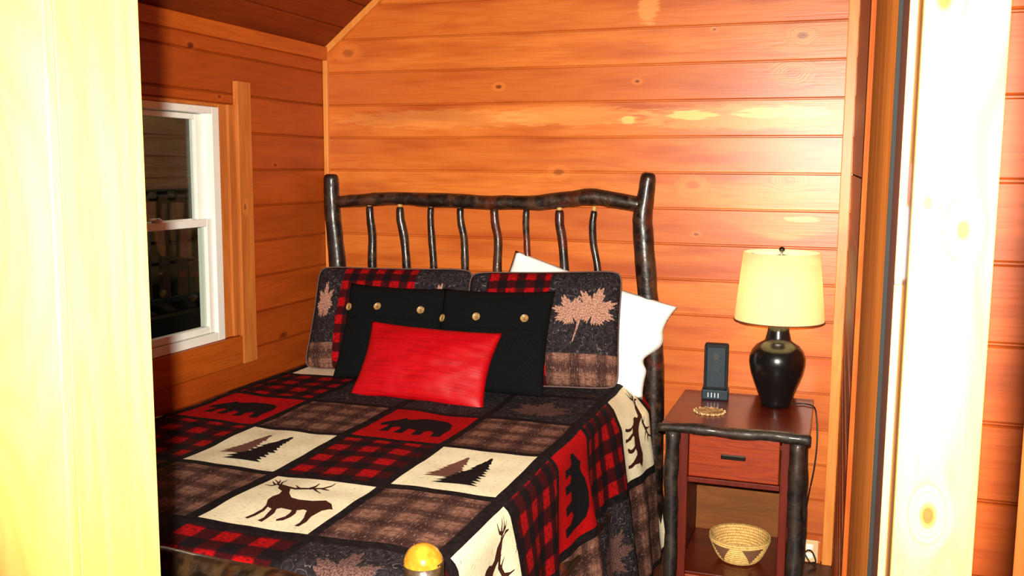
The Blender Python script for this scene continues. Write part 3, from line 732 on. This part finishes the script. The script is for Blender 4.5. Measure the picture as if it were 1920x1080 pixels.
# ------------------------------------------------------------------ pillows
def pillow(name, center, w_, h_, T, yaw_=0., tilt=.4, roll=0., mats=None, pinch=.05, fn=None, us=None, vs=None, n=36, wr=.004, seed=0., bump=2.4, outline=None, parent=None, flat=0.):
    """returns object plus a surface function sf(s,t,off) for the front"""
    def shp(s, t):
        e = max(0., (1-abs(s)**bump))*max(0., (1-abs(t)**bump)); th = T/2*e**.55
        x = w_/2*s*(1-pinch*(1-t*t)*abs(s)**3); z = h_/2*t*(1-pinch*(1-s*s)*abs(t)**3)
        if outline: x, z = outline(s, t, x, z)
        return x, z, th
    def sf(s, t, off=0., side=-1):
        x, z, th = shp(s, t)
        cr = abs(s)**4*abs(t)**4
        nn = noise.noise(Vector((s*2.5+seed, t*2.5, seed)))*wr*2+noise.noise(Vector((s*7+seed, t*7, 3+seed)))*wr
        return Vector((x, side*(th+off+nn*min(1, th/(T*.25)) + (.0 if side < 0 else 0)), z))
    bm = bmesh.new(); uvl = bm.loops.layers.uv.new('UVMap')
    ss_ = sorted(set([round(-1+2*i/n, 5) for i in range(n+1)]+list(us or []))); ts = sorted(set([round(-1+2*i/n, 5) for i in range(n+1)]+list(vs or [])))
    F = [[bm.verts.new(sf(s, t)) for t in ts] for s in ss_]
    B = [[F[i][j] if i in (0, len(ss_)-1) or j in (0, len(ts)-1) else bm.verts.new(sf(s, t, 0, 1)) for j, t in enumerate(ts)] for i, s in enumerate(ss_)]
    for G, fr in ((F, True), (B, False)):
        for i in range(len(ss_)-1):
            for j in range(len(ts)-1):
                q = (G[i][j], G[i+1][j], G[i+1][j+1], G[i][j+1]); idx = ((i, j), (i+1, j), (i+1, j+1), (i, j+1))
                if not fr: q, idx = q[::-1], idx[::-1]
                f = bm.faces.new(q); f.smooth = True
                if fn: f.material_index = fn((ss_[i]+ss_[i+1])/2, (ts[j]+ts[j+1])/2, fr)
                for lp, (a, b) in zip(f.loops, idx): lp[uvl].uv = (ss_[a]*w_/2+seed*.03, ts[b]*h_/2)
    X = Vector((math.cos(yaw_), math.sin(yaw_), 0)); N = Vector((-math.sin(yaw_), math.cos(yaw_), 0))
    Z = Vector((0, 0, 1))*math.cos(tilt)+N*math.sin(tilt)
    X2 = X*math.cos(roll)+Z*math.sin(roll); Z2 = -X*math.sin(roll)+Z*math.cos(roll); Y2 = Z2.cross(X2)
    mw = Matrix((X2, Y2, Z2)).transposed().to_4x4(); mw.translation = Vector(center)
    return bm, uvl, sf, mw
def place(name, bm, mats, mw, label, cat, group=None):
    me = bpy.data.meshes.new(name); bm.to_mesh(me); bm.free(); o = link(name, me, mats); o.matrix_world = mw
    return tag(o, label, cat, group)
def pipe(sf, parent, w_, h_, mat, name='piping', r=.004):
    P = []
    N = 30
    for a, b in (((-1, -1), (1, -1)), ((1, -1), (1, 1)), ((1, 1), (-1, 1)), ((-1, 1), (-1, -1))):
        for i in range(N): P.append(sf(a[0]+(b[0]-a[0])*i/N, a[1]+(b[1]-a[1])*i/N))
    bm = bmesh.new(); rings = []
    n = len(P)
    for i, p in enumerate(P):
        d = (P[(i+1) % n]-P[i-1]).normalized(); a = Vector((0, 1, 0)); b = d.cross(a)
        rings.append([bm.verts.new(p+a*math.cos(k*math.pi/3)*r+b*math.sin(k*math.pi/3)*r) for k in range(6)])
    for i in range(n):
        for k in range(6): bm.faces.new((rings[i][k], rings[i][(k+1) % 6], rings[(i+1) % n][(k+1) % 6], rings[(i+1) % n][k]))
    o = obj(name, bm, mat, None, True); o.parent = parent; return o
SM = [M['q_char'], M['s_check'], M['q_plaid'], M['q_leaf'], M['q_leafd']]
def rounded(rc, w_, h_):
    """round the corners of a sham"""
    def f(s, t, x, z):
        k = 1-.045*(abs(s)**8)*(abs(t)**8)*1.3
        return x*k, z*k
    return f
# left sham
def fnL(s, t, fr):
    if not fr: return 0
    if -.60 < s < .34: return 1 if t > -2 else 2
    return 2 if t < -.52 else 0
bm, uvl, sf, mw = pillow('s', (.482, -.300, 1.012), .785, .50, .16, .04, .40, .02, pinch=.03, fn=fnL, us=(-.60, .34), vs=(-.52,), seed=1.3, outline=rounded(.05, 1, 1))
for cx, sx in ((-.80, .17), (.66, .26)):
    patch(bm, uvl, mp, None, lambda x, z, off: sf(max(-.985, min(.985, x/.375)), z/.25, off), .0025, 3, lambda p, cx=cx, sx=sx: (cx*.375+sx*.375*p[0]*.9, .25*.28+.115*(p[1]-.2)))
shL = place('pillow_sham', bm, SM, mw, 'quilted leaf-and-check pillow sham in the left corner of the bed', 'pillow', 'quilted pillow shams')
pipe(sf, shL, 0, 0, M['s_pipe'])
# right sham
def fnR(s, t, fr):
    if not fr: return 0
    if -.72 < s < .12: return 1
    if s <= -.72: return 2 if t < -.52 else 0
    return 2 if t < -.47 else 0
bm, uvl, sf, mw = pillow('s', (1.226, -.322, 1.018), .695, .52, .16, .055, .40, .045, pinch=.03, fn=fnR, us=(-.72, .12), vs=(-.52, -.47), seed=4.1, outline=rounded(.05, 1, 1))
def lf(ang, px, pz, sc_):
    ca, sa = math.cos(ang), math.sin(ang)
    return lambda p: (px+sc_*(p[0]*ca-p[1]*sa), pz+sc_*(p[0]*sa+p[1]*ca))
sfR = sf
for ang, px, pz, sc_, off in ((.45, .140, .050, .088, .0025), (-.30, .232, .062, .112, .0035)):
    patch(bm, uvl, mp, None, lambda x, z, o: sfR(x/.34, z/.26, o), off, 3, lf(ang, px, pz, sc_), .02)
patch(bm, uvl, strip([(.175, .03), (.165, -.02), (.150, -.075)], .006), None, lambda x, z, o: sfR(x/.34, z/.26, o), .003, 3, lambda p: p, .02)
shR = place('pillow_sham', bm, SM, mw, 'quilted pillow sham with two big tan leaves, right side of the bed', 'pillow', 'quilted pillow shams')
pipe(sf, shR, 0, 0, M['s_pipe'])
# white pillows behind
def outw(s, t, x, z):
    if s > .3:
        k = (s-.3)/.7
        x -= .055*k*math.exp(-((t+.18)/.22)**2); x += .015*k*math.cos(t*5)
        z += .010*k*math.sin(t*8)
    return x, z
bm, uvl, sf, mw = pillow('w', (1.345, -.165, 1.030), .78, .41, .11, .02, .22, -.30, pinch=.02, outline=outw, seed=7.7, wr=.010, bump=3)
place('bed_pillow', bm, [M['white']], mw, 'plain white pillow whose open case end sticks out behind the right sham', 'pillow', 'white bed pillows')
bm, uvl, sf, mw = pillow('w', (.455, -.185, .985), .78, .38, .09, .02, .28, .0, pinch=.02, seed=9.7, wr=.006)
place('bed_pillow', bm, [M['white']], mw, 'plain white pillow almost hidden behind the left sham by the window wall', 'pillow', 'white bed pillows')
# black button cushions
def button(parent, sf, s, t, nm):
    p = sf(s, t, 0); e = .03; n = (sf(s+e, t)-sf(s-e, t)).cross(sf(s, t+e)-sf(s, t-e)).normalized()
    if n.y > 0: n = -n
    bm = bmesh.new(); lathe(bm, [(.002, .0015), (.009, .0015), (.012, .003), (.0145, .0065), (.0165, .0065), (.017, .004), (.017, 0)][::-1], 22)
    for a in (0, 1, 2, 3):
        lathe(bm, [(.0018, .0), (.0018, .0032)], 8, .004*math.cos(a*1.57+.8), .004*math.sin(a*1.57+.8), True, True, 1)
    o = obj('button', bm, [M['buttonm'], M['buttonh']], None, True)
    q = n.to_track_quat('Z', 'Y'); o.parent = parent; o.location = p+n*.0015; o.rotation_euler = q.to_euler(); return o
def cushion(center, w_, h_, yaw_, tilt, roll, buttons, label, seed, ht=.42):
    bm, uvl, sf, mw = pillow('c', center, w_, h_, .13, yaw_, tilt, roll, pinch=.045, seed=seed, wr=.003)
    # the flap edge: a raised lip across the front
    pr = [sf(-1+2*i/40, ht-.22, .0) for i in range(41)]; 
    a = []
    for i, p in enumerate(pr):
        a.append([bm.verts.new(p+Vector((0, dy, dz))) for dy, dz in ((0, .004), (-.004, .002), (-.004, -.002), (0, -.004))])
    for x_, y_ in zip(a, a[1:]):
        for k in range(3): f = bm.faces.new((x_[k], x_[k+1], y_[k+1], y_[k])); f.smooth = True; f.material_index = 1
    o = place('button_cushion', bm, [M['blackc'], M['seam_gap_shade']], mw, label, 'cushion', 'black button cushions')
    for s in buttons: button(o, sf, s, ht, 0)
    return o
cushion((.592, -.500, .985), .47, .44, .045, .44, -.012, (-.90, -.24, .60), 'black button cushion leaning on the left sham', 2.2, .46)
cushion((1.074, -.532, .988), .50, .455, -.01, .46, .03, (-.93, -.24, .60), 'black button cushion leaning in front of the right sham', 5.2, .38)
# red lumbar
bm, uvl, sf, mw = pillow('r', (.846, -.705, .905), .600, .345, .125, .0, .60, -.030, pinch=.075, seed=3.3, wr=.0035, bump=2.0)
place('lumbar_cushion', bm, [M['satin']], mw, 'shiny red oblong cushion lying against the black cushions', 'cushion')

# ------------------------------------------------------------------ nightstand
NT_ = .735
ns = empty('nightstand', (2.08, -.34, 0)); tag(ns, 'dark log-framed nightstand with one drawer, right of the bed', 'nightstand')
def inns(o): o.parent = ns; o.matrix_parent_inverse = Matrix.Translation(-Vector(ns.location)); return o
x0, x1, yf, yb = 1.812, 2.362, -.625, -.035
inns(boxo('top', x0, x1, yf, yb, NT_-.030, NT_, M['ns_top'], None, .004))
bm = bmesh.new()
log(bm, [(x0-.012, yf-.006, NT_-.020), (1.95, yf-.008, NT_-.015), (2.10, yf-.005, NT_-.019), (2.24, yf-.008, NT_-.014), (x1+.006, yf-.006, NT_-.019)], [.016, .019, .021, .019, .018], 34, 14, .003, seed=31)
inns(obj('edge_log', bm, M['bark_ns'], None, True))
for x, y, nm in ((1.852, -.590, 1), (2.322, -.590, 2), (1.852, -.075, 3), (2.322, -.075, 4)):
    r_ = .028 if x < 2 else .031
    inns(logo('leg', [(x, y, 0), (x+.003, y, .25), (x-.003, y, .5), (x, y, NT_-.035)], [r_*1.05, r_, r_], M['bark_ns'], rough=.003, seed=40+nm))
bm = bmesh.new(); box(bm, 1.883, 1.913, -.600, -.575, .04, NT_-.032, .002); inns(obj('stile', bm, M['ns_stile']))
bm = bmesh.new(); box(bm, 2.262, 2.292, -.600, -.575, .04, NT_-.032, .002); inns(obj('stile', bm, M['ns_stile']))
inns(boxo('side_panel', 1.872, 1.882, -.575, -.07, .04, NT_-.032, M['ns_stile'], None, .001))
inns(boxo('side_panel', 2.293, 2.303, -.575, -.07, .04, NT_-.032, M['ns_stile'], None, .001))
inns(boxo('back_panel', 1.884, 2.292, -.082, -.074, .04, NT_-.032, M['ns_back'], None, .001))
inns(boxo('shelf', 1.884, 2.291, -.572, -.084, .105, .122, M['ns_top'], None, .001))
inns(boxo('bottom_rail', 1.914, 2.261, -.600, -.576, .06, .121, M['ns_draw'], None, .002))
inns(boxo('drawer_rail', 1.914, 2.261, -.604, -.576, .500, .520, M['ns_stile'], None, .002))
inns(boxo('drawer_floor', 1.884, 2.291, -.574, -.084, .502, .512, M['ns_back'], None, .001))
dr = inns(boxo('drawer', 1.918, 2.257, -.617, -.578, .528, .698, M['ns_draw'], None, .004))
bm = bmesh.new(); box(bm, 2.042, 2.134, -.634, -.622, .612, .630, .003); box(bm, 2.046, 2.054, -.6235, -.6165, .614, .628, .001); box(bm, 2.122, 2.130, -.6235, -.6165, .614, .628, .001)
hn = obj('handle', bm, M['blackmetal']); hn.parent = dr; hn.parent = dr

# lamp
LX, LY = 2.212, -.205
lp = empty('table_lamp', (LX, LY, NT_+.0005)); tag(lp, 'black urn table lamp with cream shade on the nightstand', 'lamp')
def inlp(n, bm, mt, sm=True): return obj(n, bm, mt, lp, sm)
bm = bmesh.new()
lathe(bm, [(.055, 0), (.062, .004), (.064, .018), (.072, .05), (.090, .095), (.106, .14), (.1135, .18), (.113, .205), (.104, .232), (.086, .255), (.064, .268), (.053, .276), (.050, .29), (.044, .315), (.040, .338), (.030, .345)], 56)
inlp('urn_base', bm, M['urn'])
bm = bmesh.new(); lathe(bm, [(.014, .345), (.014, .372), (.008, .374), (.008, .40)], 20); inlp('socket', bm, M['blackmetal'])
bm = bmesh.new(); lathe(bm, [(.01, .40), (.014, .41), (.028, .45), (.030, .475), (.022, .50), (.006, .512)], 24); inlp('bulb', bm, M['bulb'])
zb, zt, rb, rtp = .360, .640, .180, .152
bm = bmesh.new(); lathe(bm, [(rb, zb), ((rb+rtp)/2, (zb+zt)/2), (rtp, zt), (rtp-.002, zt), (rb-.002, zb)], 72, 0, 0, False, False)
rg = [v for v in bm.verts]
sh = inlp('lamp_shade', bm, M['shade'])
bm = bmesh.new(); 
def torus(bm, R_, r_, z, seg=72):
    rs = [[bm.verts.new(((R_+r_*math.cos(b*math.pi/3))*math.cos(2*math.pi*k/seg), (R_+r_*math.cos(b*math.pi/3))*math.sin(2*math.pi*k/seg), z+r_*math.sin(b*math.pi/3))) for b in range(6)] for k in range(seg)]
    for k in range(seg):
        for b in range(6): bm.faces.new((rs[k][b], rs[k][(b+1) % 6], rs[(k+1) % seg][(b+1) % 6], rs[(k+1) % seg][b]))
torus(bm, rb, .0025, zb); o = inlp('shade_hem', bm, simple('dark_hem', srgb(110, 60, 36), .8))
bm = bmesh.new()
for k in range(3):
    a = k*2.094+.5; tube(bm, [(.012*math.cos(a), .012*math.sin(a), zt-.012), (.08*math.cos(a), .08*math.sin(a), zt-.020), ((rtp-.003)*math.cos(a), (rtp-.003)*math.sin(a), zt-.014)], .0012, 8, 6)
for s in (-1, 1): tube(bm, [(s*.012, 0, .365), (s*.055, 0, .42), (s*.06, 0, .53), (s*.02, 0, zt-.02), (0, 0, zt-.012)], .0018, 18, 6)
torus(bm, .012, .0016, zt-.012, 16)
inlp('harp', bm, M['blackmetal'])
bm = bmesh.new(); lathe(bm, [(.004, zt-.012), (.004, zt+.0), (.011, zt+.004), (.0125, zt+.012), (.009, zt+.019), (.003, zt+.022)], 18); inlp('finial', bm, M['blackmetal'])
bm = bmesh.new(); tube(bm, [(.055, .03, .006), (.11, .05, .005), (.148, .03, .003), (.163, .0, -.02), (.172, -.02, -.12), (.166, -.02, -.24), (.150, .02, -.36), (.139, .14, -.48), (.128, .212, -.60), (.115, .214, -.665)], .0032, 60, 8); inlp('cord', bm, M['cord'])
bl = lamp('lamp_bulb_light', 'POINT', (LX, LY, NT_+.545), 5.5, (1, .82, .5), .014)

# small things on the nightstand
dv = empty('charging_station', (1.960, -.165, NT_+.0005), .06); tag(dv, 'slim dark blue upright device on its charging foot, left of the lamp', 'device')
bm = bmesh.new(); box(bm, -.056, .056, -.040, .036, 0, .045, .006); obj('foot', bm, M['dev_blue'], dv)
bm = bmesh.new(); box(bm, -.050, .050, -.016, .030, .030, .238, .008); box(bm, -.050, -.040, -.022, -.014, .046, .23, .002); box(bm, .040, .050, -.022, -.014, .046, .23, .002); obj('housing', bm, M['dev_black'], dv)
bm = bmesh.new(); box(bm, -.038, .038, -.020, -.0165, .052, .222, .0015); obj('front_panel', bm, M['dev_blue'], dv)
bm = bmesh.new()
for i, x in enumerate((-.028, -.014, 0, .014)): box(bm, x-.0018, x+.0018, -.0415, -.0402, .012, .032)
obj('foot_marks', bm, M['dev_mark'], dv)
bm = bmesh.new(); box(bm, -.012, .012, -.0215, -.0202, .17, .20, .0004)
for r0, r1, zc in ((.026, .022, .10), (.018, .014, .145)):
    pts = 20
    for k in range(pts):
        a, b = 2*math.pi*k/pts, 2*math.pi*(k+1)/pts
        v = [bm.verts.new((rr_*math.cos(q)*.75, -.0212, zc+rr_*math.sin(q))) for rr_, q in ((r0, a), (r0, b), (r1, b), (r1, a))]; bm.faces.new(v)
obj('printed_marks', bm, M['dev_dim'], dv)
co = empty('coaster', (1.968, -.415, NT_+.0005)); tag(co, 'round scalloped tan coaster in front of the dark device', 'coaster')
bm = bmesh.new(); seg = 72
def rr(k, r): return r*(1+.05*math.cos(k*2*math.pi/seg*16))
R0 = [bm.verts.new((rr(k, .060)*math.cos(2*math.pi*k/seg), rr(k, .060)*math.sin(2*math.pi*k/seg), 0)) for k in range(seg)]
R1 = [bm.verts.new((rr(k, .062)*math.cos(2*math.pi*k/seg), rr(k, .062)*math.sin(2*math.pi*k/seg), .004)) for k in range(seg)]
R2 = [bm.verts.new((rr(k, .057)*math.cos(2*math.pi*k/seg), rr(k, .057)*math.sin(2*math.pi*k/seg), .007)) for k in range(seg)]
R3 = [bm.verts.new((.051*math.cos(2*math.pi*k/seg), .051*math.sin(2*math.pi*k/seg), .005)) for k in range(seg)]
for A_, B_ in ((R0, R1), (R1, R2), (R2, R3)):
    for k in range(seg): bm.faces.new((A_[k], A_[(k+1) % seg], B_[(k+1) % seg], B_[k]))
bm.faces.new(R3); bm.faces.new(R0[::-1]); obj('disc', bm, M['coaster'], co)
bm = bmesh.new()
for k in range(16):
    a = 2*math.pi*k/16; bmesh.ops.create_uvsphere(bm, u_segments=8, v_segments=6, radius=.0035, matrix=Matrix.Translation((.062*math.cos(a), .062*math.sin(a), .0055)))
obj('rim_beads', bm, simple('pale_beads', srgb(225, 200, 150), .3), co, True)
# basket
bk = bmesh.new()
prof = []
N_ = 10
for i in range(N_*6+1):
    f = i/(N_*6); z = .004+.10*f; r = .070+.055*f**.6; r += .0022*math.sin(i/6*2*math.pi)
    prof.append((r, z))
inner = [(r-.010, z) for r, z in prof[::-1]]
lathe(bk, [(.002, .0), (.066, .0)]+prof+[(prof[-1][0]-.005, prof[-1][1]+.005)]+inner[:-3]+[(.058, .014), (.002, .014)], 64, 0, 0, True, True)
b_ = obj('basket', bk, M['basket'], None, True, (2.103, -.385, .1225)); tag(b_, 'coiled straw bowl with brown zigzag on the nightstand shelf', 'basket')
# loose cords near the outlet
bm = bmesh.new(); tube(bm, [(2.31, -.022, .098), (2.335, -.040, .085), (2.355, -.055, .05), (2.375, -.06, .02), (2.395, -.055, .008), (2.40, -.09, .006), (2.37, -.13, .005)], .0036, 40, 8)
tag(obj('power_cord', bm, M['cord'], None, True), 'dark cord crossing the outlet plate and trailing to the floor', 'cord')
bm = bmesh.new(); tube(bm, [(2.31, -.05, .02), (2.34, -.066, .045), (2.365, -.07, .075), (2.385, -.05, .06), (2.40, -.045, .02), (2.385, -.03, .006)], .0036, 40, 8)
tag(obj('power_cord', bm, M['cord'], None, True), 'dark cord looping upward over the outlet plate behind the nightstand', 'cord')
